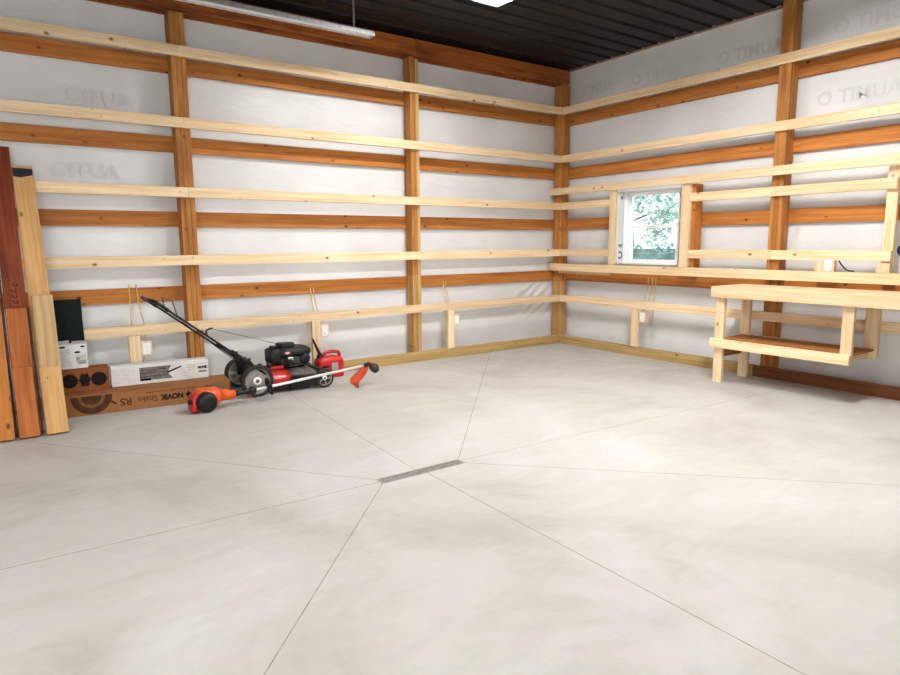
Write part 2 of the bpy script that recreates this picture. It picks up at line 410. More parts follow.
# back wall: house wrap as a fine sheet pulled into creases low down beside the corner post
bm = bmesh.new(); NX, NZ = 220, 150
def crease(x, z):
    d = 0
    # fan of creases running down and away from the corner
    t = math.exp(-((x+.25)/.42)**2) * math.exp(-((z-.62)/.26)**2)
    a = (z-.9) - .72*(x-.1)
    d += t*.012*math.sin(a*44 + 2.0*noise.noise(Vector((x*4, z*4, 0))))
    t2 = math.exp(-((z-.2)/.16)**2)*.35
    d += t2*.010*noise.noise(Vector((x*5, z*14, 3)))
    d += .005*noise.noise(Vector((x*1.1, z*2.2, 7)))
    return d
gx = [XL + (XW-XL)*(1-(1-i/NX)**2.2) if False else None for i in range(NX+1)]
gx = [XL + (XW-XL)*(1-(1-i/NX)**2.0) for i in range(NX+1)]
G = [[bm.verts.new((x, YW + min(.02, crease(x, j*ZC/NZ)), j*ZC/NZ)) for j in range(NZ+1)] for x in gx]
for i in range(NX):
    for j in range(NZ):
        f = bm.faces.new((G[i][j], G[i+1][j], G[i+1][j+1], G[i][j+1])); f.smooth = True
bx(bm, ((XL+XW)/2, YW+.06, ZC/2), (XW-XL, .06, ZC))
wall_back = struct('wall_back', bm, M['wrap'])
wall_right = wall_panel('wall_right', 'x', XW, YF, YW+.09, 0, ZC+.03, [(WY0, WY1, WZ0, WZ1)], .09, M['wrap'])
wall_left = wall_panel('wall_left', 'x', XL, YF, YW+.09, 0, ZC, [], -.09, M['wrap'])
wall_front = wall_panel('wall_front', 'y', YF, XL-.09, XW+.09, 0, ZC, [(-8.25, -5.75, 0, 2.5)], -.09, M['wrap'])

# ribbed black ceiling, ribs running along the back wall
bm = bmesh.new(); prof = []
y = YF-.09
while y < YW+.09:
    prof += [(y, ZC), (y+.155, ZC), (y+.172, ZC+.019), (y+.213, ZC+.019)]; 
    y += .2286
ends = []
for x in (XL-.09, XW+.09): ends.append([bm.verts.new((x, yy, zz)) for yy, zz in prof])
top = []
for x in (XL-.09, XW+.09): top.append([bm.verts.new((x, yy, ZC+.06)) for yy, zz in (prof[0], prof[-1])])
for k in range(len(prof)-1): bm.faces.new((ends[0][k], ends[0][k+1], ends[1][k+1], ends[1][k]))
bm.faces.new((top[0][0], top[0][1], top[1][1], top[1][0]))
ceiling = struct('ceiling', bm, M['ceil'])
bm = bmesh.new(); bx(bm, (.198, -4.1, 3.592), (.03, 8.5, .014)); struct('trim_1', bm, M['trim'])

# window in the right wall: vinyl frame, two sashes
bm = bmesh.new()
def ring(bm, x0, x1, y0, y1, z0, z1, w):
    xc, xw = (x0+x1)/2, x1-x0
    bx(bm, (xc, (y0+y1)/2, z0+w/2), (xw, y1-y0, w)); bx(bm, (xc, (y0+y1)/2, z1-w/2), (xw, y1-y0, w))
    bx(bm, (xc, y0+w/2, (z0+z1)/2), (xw, w, z1-z0-2*w)); bx(bm, (xc, y1-w/2, (z0+z1)/2), (xw, w, z1-z0-2*w))
win = bpy.data.objects.new('window_1', None); COL.objects.link(win); win.location = (.19, -1.34, 1.53); win['kind'] = 'structure'
def wpart(n, bm, mat):
    for v in bm.verts: v.co -= win.location
    return obj(n, bm, mat, win)
ring(bm, .13, .29, WY0+.001, WY1-.001, WZ0+.001, WZ1-.001, .022); wpart('window_frame', bm, M['vinyl'])
bm = bmesh.new(); ring(bm, .215, .25, WY0+.023, WY1-.023, 1.525, WZ1-.023, .03); bx(bm, (.2325, -1.34, 1.531), (.035, .73, .02)); wpart('upper_sash', bm, M['vinyl'])
bm = bmesh.new(); ring(bm, .16, .2, WY0+.023, WY1-.023, WZ0+.023, 1.56, .036); bx(bm, (.153, -1.34, 1.553), (.02, .1, .012)); wpart('lower_sash', bm, M['vinyl'])
bm = bmesh.new(); bx(bm, (.232, -1.34, 1.745), (.005, .68, .34)); wpart('glass_pane', bm, M['glass'])
bm = bmesh.new(); bx(bm, (.18, -1.34, 1.329), (.005, .66, .40)); wpart('glass_pane', bm, M['glass'])

# faded print on the house wrap, seen from behind (mirrored), too pale to read
def wrap_print(parent, loc, right, up, size, txt):
    o = text_mesh('faded_print', txt, size, M['printgrey'], parent, face_mat(loc, right, up), ext=.0003, bold=.004)
    return o
def mirrored(axis, a, z, txt, size, circ=True):
    if axis == 'y':
        o = wrap_print(wall_back, (a, YW-.012, z), (-1,0,0), (0,0,1), size, txt)
    else:
        o = wrap_print(wall_right, (XW-.001, a, z), (0,1,0), (0,0,1), size, txt)
# (right vector reversed: the print is mirrored because the sheet is seen from its back)
for a, z in ((-5.35,2.62),(-5.5,2.0)):
    mirrored('y', a, z, 'AUTIO', .17)
for a, z in ((-.3,3.29),(-1.28,3.27),(-2.40,3.26),(-3.55,3.28),(-3.45,2.66)):
    mirrored('x', a, z, 'AUMIT O', .17)

# ------------------------------------------------------------------ posts
G_POST = 'amber laminated wall posts'
board('wall_post', (-4.787,.0385,0), (-4.657,.1775,3.39), 'zx', 'post', plies=3, label='amber laminated post on the back wall, behind the mower handle', cat='post', group=G_POST)
def split_post(loc, lo, hi, zs, ax, plies, label):
    t = thing('wall_post', label, 'post', loc, 0, G_POST); off = Vector(loc)
    board('treated_base', Vector((lo[0],lo[1],0))-off, Vector((hi[0],hi[1],zs))-off, ax, 'tanpost', t, plies)['label'] = 'greenish tan treated lower part'
    board('upper_timber', Vector((lo[0],lo[1],zs+.0005))-off, Vector((hi[0],hi[1],hi[2]))-off, ax, 'post', t, plies)
split_post((-2.277,.108,0), (-2.314,.0385,0), (-2.241,.1775,3.39), 1.0, 'zx', 2, 'amber laminated post in the middle of the back wall, right of the mower')
split_post((.108,.108,0), (.0385,.0385,0), (.1775,.1775,3.40), .84, 'zy', 2, 'amber post standing in the corner where both walls meet')
pb = board('wall_post', (.0385,-2.935,0), (.1775,-2.815,3.59), 'zy', 'post', plies=3, label='amber laminated post on the window wall, behind the workbench', cat='post', group=G_POST)
bm = bmesh.new(); bx(bm, (0,0,0), (.11,.025,.0008))
tg = obj('paper_tag', bm, M['label'], pb); tg.matrix_parent_inverse = pb.matrix_local.inverted(); tg.matrix_local = face_mat((.115,-2.9353,3.29),(0,0,1),(1,0,0)); tg['label'] = 'white paper tag'
# pale board sistered to the middle post
board('filler_stud', (-2.2405,.0385,.1165), (-2.2005,.1775,3.37), 'zx', 'plate', label='pale tan stud nailed to the right side of the middle back wall post', cat='stud')

# ------------------------------------------------------------------ inner girts
S = .6096; O = .009; HW = .045
names = ['lowest', 'second from the bottom', 'middle', 'second from the top', 'topmost']
G_IN = 'pale pine girts on the back wall'
for k in range(1, 6):
    z = k*S + O
    n = names[k-1]
    board('wall_girt', (-4.7215,0,z-HW), (-.0005,.038,z+HW), 'x', 'pine', label=f'{n} pale girt on the back wall, right of the mower post', cat='girt', group=G_IN)
    board('wall_girt', (XL+.002,0,z-HW), (-4.7225,.038,z+HW), 'x', 'pine', label=f'{n} pale girt on the back wall, left of the mower post', cat='girt', group=G_IN)
G_IB = 'pale pine girts on the window wall'
SR = -3.905
for k, n in ((1,'lowest'), (4,'second from the top'), (5,'topmost')):
    z = k*S + O
    board('wall_girt', (0,YF+.002,z-HW), (.038,-.0005 if True else 0,z+HW), 'y', 'pine', label=f'{n} pale pine girt running the length of the window wall', cat='girt', group=G_IB)
for k, n in ((2,'lower'), (3,'upper')):
    z = k*S + O
    board('wall_girt', (0,-.829,z-HW), (.038,-.0005,z+HW), 'y', 'pine', label=f'{n} short pale girt between the corner post and the window', cat='girt', group=G_IB)
    board('wall_girt', (0,-2.875,z-HW), (.038,-1.949,z+HW), 'y', 'pine', label=f'{n} pale girt between the window and the window wall post', cat='girt', group=G_IB)
    board('wall_girt', (0,SR,z-HW), (.038,-2.876,z+HW), 'y', 'pine', label=f'{n} pale girt above the workbench from the post to the end stud', cat='girt', group=G_IB)

# ------------------------------------------------------------------ outer girts
OUT = [(.85,.985), (1.535,1.672), (2.205,2.345), (2.895,3.035)]
on = ['lowest', 'second from the bottom', 'third from the bottom', 'topmost']
for (z0, z1), n in zip(OUT, on):
    board('outer_girt', (-4.7215,.178,z0), (.2,.215-.012,z1), 'x', 'stain', label=f'{n} amber girt behind the back wall posts, right of the mower', cat='girt', group='amber outer girts of the back wall')
    board('outer_girt', (XL+.002,.178,z0), (-4.7225,.215-.012,z1), 'x', 'stain', label=f'{n} amber girt behind the back wall posts, left of the mower', cat='girt', group='amber outer girts of the back wall')
for i, ((z0, z1), n) in enumerate(zip(OUT, on)):
    segs = [(YF+.002, .177)] if i != 1 else [(YF+.002, -1.986), (-.834, .177)]
    for a, b in segs:
        lab = f'{n} amber outer girt running behind the window wall post' if i != 1 else (f'short amber outer girt between the corner and the window' if b > 0 else 'amber outer girt right of the window at mid window height')
        board('outer_girt', (.178,a,z0), (.2155,b,z1), 'y', 'stain', label=lab, cat='girt', group='amber outer girts of the window wall')

# top carrier beams of the back wall
board('top_beam', (-2.2655,0,3.40), (.12,.038,3.565), 'x', 'beam', label='dark-blotched brown top beam between middle post and corner', cat='beam', group='top beams of the back wall')
board('top_beam', (XL+.002,0,3.40), (-2.2665,.038,3.565), 'x', 'beam', label='brown top beam under the ceiling left of the middle post', cat='beam', group='top beams of the back wall')
board('top_beam', (XL+.002,.178,3.395), (.177,.203,3.58), 'x', 'beam', label='brown beam against the wrap, behind the front top beam', cat='beam', group='top beams of the back wall')

# floor plates
board('floor_plate', (XL+.002,.0,0), (-.0005,.037,.115), 'x', 'plate', label='greenish treated plate board along the foot of the back wall', cat='board')
board('floor_plate', (0,-2.76,0), (.037,.0365,.115), 'y', 'plate', label='greenish treated plate board along the foot of the window wall', cat='board')
board('floor_plate', (0,YF+.002,0), (.037,-2.7615,.112), 'y', 'shaded_plate', label='plate board with bench shade painted in, on the floor behind the workbench', cat='board')  # stretch under the bench, its shade painted in by the darker timber

# ------------------------------------------------------------------ window framing and end stud
board('window_header', (-.0385,-2.872,1.988), (-.0005,.175,2.075), 'y', 'pine', label='long pale header board over the window, ending at the wall post', cat='board')
board('window_header', (-.0385,YF+.3,1.988), (-.0005,-2.873,2.075), 'y', 'pine', label='pale header board running right from the wall post above the bench', cat='board')
board('window_sill_board', (-.0385,YF+.3,.987), (-.0005,.175,1.083), 'y', 'pine', label='long pale sill board under the window, behind the workbench', cat='board')
board('sill_cleat', (.0005,-.86,.958), (.036,.03,.99), 'y', 'pine', label='short pale cleat under the sill board beside the corner', cat='board')
board('window_stud', (0,-.92,1.084), (.038,-.83,1.987), 'zy', 'pine', label='pale stud at the left side of the window', cat='stud')
board('window_stud', (0,-1.948,1.084), (.038,-1.835,1.987), 'zy', 'pine', label='pale stud at the right side of the window', cat='stud')
board('window_jack', (.04,-1.985,.99), (.1775,-1.84,1.985), 'zy', 'stain', label='amber jack post behind the right window stud', cat='stud')
board('end_stud', (.0385,-3.905,1.084), (.0765,-3.822,1.987), 'zy', 'pine', label='upright pale stud at the right end above the workbench', cat='stud')
bm = bmesh.new(); bx(bm, (0,-3.862,1.127), (.037,.1,.085)); bevel(bm,.003)
tag(obj('end_block', bm, M['pine']), 'small pine block at the foot of the right end stud', 'block')
# wrapped window jamb with printed mark
bm = bmesh.new(); bx(bm, (.108,-.8875,1.53), (.138,.104,.86)); bevel(bm,.004)
jamb = tag(obj('window_jamb', bm, M['wrap']), 'jamb left of the window covered in printed white wrap', 'jamb')
for txt, z, s in (('C', 1.20, .125), ('TYP', 1.315, .045), ('o', 1.90, .07)):
    text_mesh('printed_mark', txt, s, M['blueink'], jamb, face_mat((.095,-.9398,z), (-1,0,0), (0,0,1)), bold=.003, sx=.9)['label'] = 'navy printed mark'
o = text_mesh('printed_mark', 'C', .16, M['blueink'], wall_right, face_mat((.2145,-3.925,1.27), (0,-1,0), (0,0,1)), bold=.004)

# ------------------------------------------------------------------ short studs, sockets, cables
board('socket_stud', (-5.305,.0,.1155), (-5.212,.0375,.572), 'zx', 'pine', label='short pine stud behind the white box on the back wall', cat='stud')
board('socket_stud', (-1.847,.0,.1155), (-1.757,.0375,.572), 'zx', 'pine', label='short pine stud right of the middle post on the back wall', cat='stud')
board('socket_stud', (-3.58,.0,.1155), (-3.491,.0375,.572), 'zx', 'pine', label='short pine stud on the back wall behind the red fuel can', cat='stud')
board('socket_stud', (.0005,-1.30,.1155), (.0375,-1.212,.572), 'zy', 'pine', label='short pine stud under the window on the right wall', cat='stud')
board('socket_block', (.0005,-3.375,1.0835), (.0375,-3.29,1.172), 'zy', 'pine', label='small pine block on the sill board beside the bench socket', cat='block')
def outlet(loc, rotz, label, h=.115, w=.075):
    t = thing('electrical_socket', label, 'socket', loc, rotz, 'electrical sockets on the walls')   # local -y is the room
    bm = bmesh.new(); bx(bm, (0,.03,0), (w+.022,.056,h+.022)); bevel(bm,.003); obj('back_box', bm, M['bluebox'], t)
    bm = bmesh.new(); bx(bm, (0,-.002,0), (w-.012,.007,h-.012)); bevel(bm,.002,2); obj('cover_plate', bm, M['outlet'], t)
    for s in (-1, 1):
        bm = bmesh.new(); lathe(bm, [(.016,-.0085),(.0165,-.006)], 'Y', 16, (0,0,s*.02)); r = obj('receptacle', bm, M['lens'], t)
        bm = bmesh.new()
        for q in (-1,1): bx(bm, (q*.006,-.0088,s*.02+.003), (.0022,.001,.008))
        bx(bm, (0,-.0088,s*.02-.008), (.004,.001,.004)); obj('slot', bm, M['dark'], r)
    return t
outlet((-5.165,.012,.45), 0, 'electrical socket beside the short stud left of the mower post')
outlet((-1.712,.012,.445), 0, 'electrical socket beside the short stud right of the middle post')
outlet((-3.435,.012,.46), 0, 'electrical socket beside the short stud behind the fuel can')
outlet((.012,-1.365,.475), -PI/2, 'electrical socket under the window')
outlet((-.008,-3.416,1.142), -PI/2, 'electrical socket on the sill board above the workbench')
def cable(pts, label, grp='yellow cables', r=.0055, mat='cable'):
    bm = bmesh.new(); tube(bm, spline(pts, 6), r, 7)
    return tag(obj('electrical_cable', bm, M[mat]), label, 'cable', grp)
cable([(-5.245,.172,1.02),(-5.245,.166,.93),(-5.25,.14,.78),(-5.262,.056,.62),(-5.258,.048,.40),(-5.215,.048,.30),(-5.18,.055,.36),(-5.185,.06,.375)], 'left cable of the pair dropping to the socket left of the mower', 'cables of the left socket')
cable([(-5.185,.172,1.02),(-5.182,.166,.93),(-5.17,.14,.78),(-5.153,.056,.62),(-5.162,.045,.56),(-5.164,.045,.524)], 'right cable of the pair dropping to the socket left of the mower', 'cables of the left socket')
cable([(-1.80,.172,.91),(-1.80,.16,.82),(-1.80,.09,.64),(-1.87,.05,.55),(-1.868,.06,.3),(-1.86,.1,.14)], 'left cable of the pair behind the girt right of the middle post', 'cables of the middle socket')
cable([(-1.765,.172,.91),(-1.762,.16,.82),(-1.755,.09,.66),(-1.73,.05,.58),(-1.712,.04,.519)], 'right cable of the pair behind the girt right of the middle post', 'cables of the middle socket')
cable([(-3.51,.172,.91),(-3.51,.16,.82),(-3.52,.09,.64),(-3.60,.05,.55),(-3.60,.06,.3),(-3.595,.1,.14)], 'left cable of the pair behind the girt above the fuel can', 'cables of the fuel can socket')
cable([(-3.475,.172,.91),(-3.475,.16,.82),(-3.47,.09,.66),(-3.44,.05,.58),(-3.435,.04,.534)], 'right cable of the pair behind the girt above the fuel can', 'cables of the fuel can socket')
cable([(.172,-1.31,.94),(.165,-1.312,.80),(.09,-1.32,.66),(.05,-1.34,.585),(.045,-1.352,.549)], 'left cable hanging under the window to the socket', 'cables of the window socket')
cable([(.172,-1.37,.94),(.165,-1.372,.80),(.09,-1.378,.66),(.05,-1.38,.585),(.045,-1.372,.549)], 'middle cable hanging under the window to the socket', 'cables of the window socket')
cable([(.172,-1.42,.94),(.165,-1.42,.80),(.15,-1.42,.6),(.14,-1.42,.45),(.13,-1.42,.36)], 'right cable hanging under the window past the socket', 'cables of the window socket')
cable([(.03,-3.45,1.215),(.03,-3.475,1.20),(.03,-3.51,1.15),(.03,-3.56,1.10),(.03,-3.62,1.091)], 'short black cable curling out beside the sill board socket', None, .006, 'black')

# ------------------------------------------------------------------ shop lights
def shop_light(x0, x1, y, z, lit, label, chains):
    t = thing('shop_light', label, 'light', ((x0+x1)/2, y, z), 0, 'ceiling shop lights'); L = x1-x0
    bm = bmesh.new(); W = .12 if lit else .055; H = .062 if lit else .05
    prof = [(-W,0),(-.045,H-.012),(-.03,H),(.03,H),(.045,H-.012),(W,0),(W-.003,-.001),(.042,H-.016),(-.042,H-.016),(-W+.003,-.001)]
    a = [bm.verts.new((-L/2, p, q)) for p, q in prof]; b = [bm.verts.new((L/2, p, q)) for p, q in prof]
    for k in range(len(prof)): bm.faces.new((a[k], a[(k+1)%len(prof)], b[(k+1)%len(prof)], b[k]))
    obj('reflector', bm, M['whitemetal'] if lit else M['galv'], t)
    for sx in (-1, 1):
        bm = bmesh.new(); v = [bm.verts.new((sx*(L/2-.001)+q*.002, p, z_)) for q in (0,1) for p, z_ in ((-W+.002,-.001),(-.042,H-.012),(.042,H-.012),(W-.002,-.001))]
        bm.faces.new(v[:4]); bm.faces.new(v[4:][::-1])
        for k in range(4): bm.faces.new((v[k], v[4+k], v[4+(k+1)%4], v[(k+1)%4]))
        obj('end_cap', bm, M['galv'], t)
    bm = bmesh.new(); bx(bm, (0,0,.041 if lit else .012), (L-.04,.07 if lit else .06,.010)); bevel(bm,.003,2); obj('lens', bm, (M['led_soft'] if y > -2 else M['led_fill'] if x0 < -6 else M['led']) if lit else M['lens'], t)
    for cx in chains:
        bm = bmesh.new(); zz = .062; k = 0
        while z+zz < ZC-.012:
            pts = [(cx + (.008*math.cos(q*PI/6) if k % 2 else 0), (0 if k % 2 else .008*math.cos(q*PI/6)), zz+.014+.017*math.sin(q*PI/6)) for q in range(12)]
            tube(bm, pts+[pts[0]], .0028, 5, False); zz += .026; k += 1
        obj('chain', bm, M['chain'], t)
    return t
shop_light(-5.56, -3.122, -.60, 3.285, False, 'unlit metal shop light hung on chain near the back wall', (-2.25+1.22-.0-.2, 1.03))
shop_light(-3.40, -2.18, -1.42, 3.537, True, 'lit shop light on the black ceiling at the top edge of the view', ())
shop_light(-3.0, -1.78, -4.0, 3.537, True, 'lit shop light over the floor before the workbench', ())
shop_light(-8.1, -6.88, -4.6, 3.537, True, 'added unseen shop light filling the left half of the room', ())  # unseen lamp added to brighten the left foreground

# ------------------------------------------------------------------ trench drain
t = thing('trench_drain', 'long metal trench drain grate set in the middle of the concrete floor', 'drain', ((DX0+DX1)/2, (DY0+DY1)/2, -.004))
LX, LY = DX1-DX0-.002, DY1-DY0-.002
bm = bmesh.new()
for s in (-1, 1):
    bx(bm, (0, s*(LY/2-.004), 0), (LX, .008, .012)); bx(bm, (s*(LX/2-.004), 0, 0), (.008, LY-.016, .012))
obj('frame', bm, M['grate'], t)
bm = bmesh.new(); bx(bm, (0,0,.0005), (LX-.016, .014, .009))
for s in (-1,1): bx(bm, (0, s*(LY/2-.0125), .0005), (LX-.016, .009, .009))
n = 46
for k in range(n):
    x = -LX/2+.012 + (LX-.024)*k/(n-1)
    for s in (-1,1): bx(bm, (x, s*.0155, .0005), (.0055, .017, .009))
obj('grate', bm, M['grate'], t)
bm = bmesh.new(); bx(bm, (0,0,-.03), (LX-.02, LY-.02, .004)); obj('channel', bm, M['dark'], t)

# ------------------------------------------------------------------ workbench
bt = thing('workbench', 'pale unfinished pine workbench with an open lower shelf against the window wall', 'workbench', (-.3,-3.9,0))
def wb(name, lo, hi, ax, mat='pine'):
    off = Vector((-.3,-3.9,0))
    return board(name, Vector(lo)-off, Vector(hi)-off, ax, mat, bt)
YB0, YB1 = -5.2, -2.63
wb('bench_top', (-.6,YB0,.921), (-.042,YB1,.936), 'y')
wb('front_rail', (-.6,YB0,.832), (-.562,YB1,.9205), 'y'); wb('back_rail', (-.08,YB0,.832), (-.042,YB1,.9205), 'y')
wb('end_rail', (-.5615,YB1-.038,.832), (-.0805,YB1,.9205), 'x')
wb('end_rail', (-.5615,YB0,.832), (-.0805,YB0+.038,.9205), 'x')
wb('leg', (-.5615,-2.757,0), (-.5235,-2.6685,.831), 'zy'); wb('leg', (-.118,-2.765,0), (-.0805,-2.6685,.831), 'zy')
wb('leg', (-.5615,-5.16,0), (-.5235,-5.07,.831), 'zy'); wb('leg', (-.118,-5.16,0), (-.0805,-5.07,.831), 'zy')
wb('upright', (-.5615,-3.893,.349), (-.5235,-3.805,.831), 'zy'); wb('upright', (-.118,-3.913,.349), (-.0805,-3.805,.831), 'zy')
wb('lower_rail', (-.6,-3.895,.347), (-.562,-2.64,.432), 'y'); wb('lower_rail', (-.08,-3.895,.347), (-.042,-2.64,.432), 'y')
wb('side_apron', (-.523,-2.7,.24), (-.1185,-2.669,.325), 'x', 'post')
wb('shelf_rail', (-.523,-3.84,.349), (-.1185,-3.805,.419), 'x')
wb('shelf', (-.5225,-3.893,.4195), (-.1185,-2.69,.4345), 'y', 'ply')

# ------------------------------------------------------------------ planks leaning on the back wall
TH = .0383
def stack_plank(layer, x_bot, lean_x, yb, theta, length, mat, label, w=.139, rot=0.0, group=None):
    """layer 0 touches the girt; each next one lies on the plank behind it; foot on the floor."""
    d = Vector((lean_x, math.sin(theta), math.cos(theta))).normalized()
    wv = Vector((1, rot, 0)); wv = (wv - d*wv.dot(d)).normalized()
    n = d.cross(wv)                                  # away from the room is -n or +n
    if n.y > 0: n = -n
    wv = n.cross(d)
    foot = Vector((x_bot, yb - layer*TH/math.cos(theta), 0.0006))
    bm = board_mesh((length, w, TH-.0006), bev=.003)
    o = obj('plank', bm, M[mat])
    m = Matrix((d, wv, n)).transposed()
    if m.determinant() < 0: m = Matrix((d, -wv, n)).transposed()
    mm = m.to_4x4(); mm.translation = foot + d*length/2 + n*TH/2
    o.matrix_world = mm
    tag(o, label, 'plank', 'planks leaning against the back wall')
    return o
TA = math.atan(.728/1.874)
stack_plank(0, -5.945, -.010, -.728, TA, 2.125, 'tan_plank', 'long knotty tan plank with a black painted top end, leaning on the wall girts')
stack_plank(1, -5.945, .004, -.728, TA, 1.055, 'grey_plank', 'mid-length weathered tan plank leaning on the knotty tan one')
stack_plank(2, -5.945, -.004, -.728, TA, .50, 'tan_plank', 'shortest pale plank in front, resting on the weathered tan plank')
stack_plank(0, -6.115, .004, -.728, TA, 2.285, 'red_plank', 'tallest dark red-brown plank with a stamped face leaning on the wall girts')
stack_plank(1, -6.115, .002, -.728, TA, .96, 'brown_plank', 'mid-length red-brown plank leaning on the tallest dark one', w=.132)
stack_plank(2, -6.118, -.003, -.728, TA, .515, 'brown_plank', 'shortest orange-brown plank in front, resting on the red-brown stack', w=.125)
stack_plank(2, -6.276, .000, -.728, TA, 1.5, 'orange_plank', 'leftmost plank at the picture edge, orange and leaning')
def batten(x, length, label, w=.013):
    bm = board_mesh((length, w, .07), bev=.002); o = obj('batten', bm, M['dark_plank'])
    d = Vector((0, math.sin(TA), math.cos(TA))); n = Vector((0, -math.cos(TA), math.sin(TA)))
    mm = Matrix((d, Vector((1,0,0)), d.cross(Vector((1,0,0))))).transposed().to_4x4()
    mm.translation = Vector((x, -.728, .0006)) + d*length/2 + n*.035
    o.matrix_world = mm; tag(o, label, 'batten', 'planks leaning against the back wall')
batten(-6.0345, .95, 'narrow dark batten in the gap between the red-brown and tan planks')
batten(-6.1955, 1.35, 'narrow dark batten in the gap beside the leftmost orange plank', .018)
# black painted end of the long tan plank and stamp on the red one
pl = {o['label'].split()[0]: o for o in bpy.data.objects if o.name.startswith('plank')}
bm = bmesh.new(); 
vs_ = [(.985,-.066),(1.040,-.066),(1.045,.066),(.972,.066),(.962,.02)]
bm.faces.new([bm.verts.new((a, b, .0195)) for a, b in vs_]); e = obj('painted_end', bm, plain('black_blue_paint', (.012,.016,.02,1), .6, var=.3), pl['long']); e['label'] = 'black painted patch'
random.seed(3)
for k in range(6):
    bm = bmesh.new(); x = -.235 + .045*k; q = random.uniform(-.008,.008)
    bx(bm, (x, q, .0192), (.007, .030, .0004)); bx(bm, (x+.010, q-.012, .0192), (.016, .006, .0004)); bx(bm, (x+.012, q+.011, .0192), (.018, .007, .0004))
    e = obj('stamped_mark', bm, M['stampink'], pl['tallest']); e['label'] = 'faded black lumber stamp'

# ------------------------------------------------------------------ boxes along the back wall
def flat_shape(bm, polys, y):
    for P in polys: bm.faces.new([bm.verts.new((a, y, b)) for a, b in P])
def half_ring(r0, r1, cx, cz, n=28):
    out = []
    for k in range(n):
        a0, a1 = PI + PI*k/n, PI + PI*(k+1)/n
        p = lambda r, a: (cx+r*math.cos(a), cz+r*math.sin(a))
        out.append([p(r0,a0), p(r1,a0), p(r1,a1), p(r0,a1)] if r0 > 1e-6 else [(cx,cz), p(r1,a0), p(r1,a1)])
    return out
def carton(name, mat, sx, sy, sz, parent, z0=0):
    bm = bmesh.new(); bx(bm, (0,0,z0+sz/2), (sx,sy,sz)); bevel(bm,.004,2); return obj(name, bm, M[mat], parent)
RZ = math.radians(-4.6)
LK, DK, HK = 1.41, .27, .172
kb = thing('long_cardboard_box', 'long brown cardboard box lying upside down on the floor by the wall', 'box', (-5.277,-.275,0), RZ)
body = carton('carton', 'kraft', LK, DK, HK, kb)
fy = -DK/2-.0006
bm = bmesh.new(); flat_shape(bm, half_ring(.098,.150,-.383,HK-.012), fy); obj('printed_ring', bm, M['kraftdark'], body)
bm = bmesh.new(); flat_shape(bm, half_ring(.078,.098,-.383,HK-.012), fy); obj('printed_ring', bm, M['kraftmid'], body)
bm = bmesh.new(); flat_shape(bm, half_ring(0,.076,-.383,HK-.012), fy-.0001); obj('printed_ring', bm, M['kraftdark'], body)
FL = lambda x, z: face_mat((x, fy, z), (-1,0,0), (0,0,-1))        # box stands on its head
text_mesh('printed_name', 'NOVIK', .062, M['ink'], body, FL(.222,.082), bold=.0035, sx=.92)
text_mesh('printed_word', 'Shake', .07, M['kraftdark'], body, FL(.028,.082), sx=.95)
text_mesh('printed_word', 'RS', .085, M['kraftdark'], body, FL(-.135,.082), bold=.002)
bm = bmesh.new()
leaf = [(0,.03),(.006,.018),(.014,.022),(.012,.008),(.024,.010),(.018,-.002),(.022,-.008),(.006,-.012),(.002,-.03),(-.002,-.03),(-.006,-.012),(-.022,-.008),(-.018,-.002),(-.024,.010),(-.012,.008),(-.014,.022),(-.006,.018)]
bm.faces.new([bm.verts.new((.352-a, fy, .085-b)) for a, b in leaf]); obj('printed_leaf', bm, M['ink'], body)
bm = bmesh.new(); bm.faces.new([bm.verts.new((-.235+a*1.3, fy, .085+b)) for a, b in ((-.03,.01),(-.01,.025),(.02,.0),(.03,-.02),(.01,-.012),(-.012,.006))]); obj('printed_leaf', bm, M['kraftdark'], body)
bm = bmesh.new(); random.seed(5)
x = .02
while x < .40:
    w = random.uniform(.006,.016); flat_shape(bm, [[(x,.132),(x+w,.132),(x+w,.140),(x,.140)]], fy); x += w+random.uniform(.003,.009)
obj('small_print', bm, M['kraftdark'], body)
for k in range(4):
    bm = bmesh.new(); bx(bm, (-.14+.035*k, -DK/2+.02, HK+.0004), (.012,.009,.0006)); obj('printed_arrow', bm, M['kraftdark'], body)
bm = bmesh.new()
for k in range(16): bx(bm, (.42+.014*k, -DK/2+.03, HK+.0004), (random.uniform(.006,.011),.008,.0006))
obj('small_print', bm, M['kraftdark'], body)

bb = thing('brown_cardboard_box', 'small brown cardboard box printed with two black discs, on the long box', 'box', (-5.69,-.178,HK+.0008), math.radians(-3))
body = carton('carton', 'brownbox', .362, .135, .197, bb); fy = -.0681
for x in (-.105, .105):
    bm = bmesh.new(); bm.faces.new([bm.verts.new((x+.058*math.cos(a), fy, .10+.058*math.sin(a))) for a in [2*PI*k/32 for k in range(32)]]); obj('printed_disc', bm, M['ink'], body)
bm = bmesh.new(); random.seed(2)
bm.faces.new([bm.verts.new((.002+(.040+.008*math.sin(k*2.4))*math.cos(a), fy, .10+(.056+.010*math.cos(k*1.7))*math.sin(a))) for k, a in enumerate([2*PI*k/22 for k in range(22)])]); obj('printed_blob', bm, M['ink'], body)

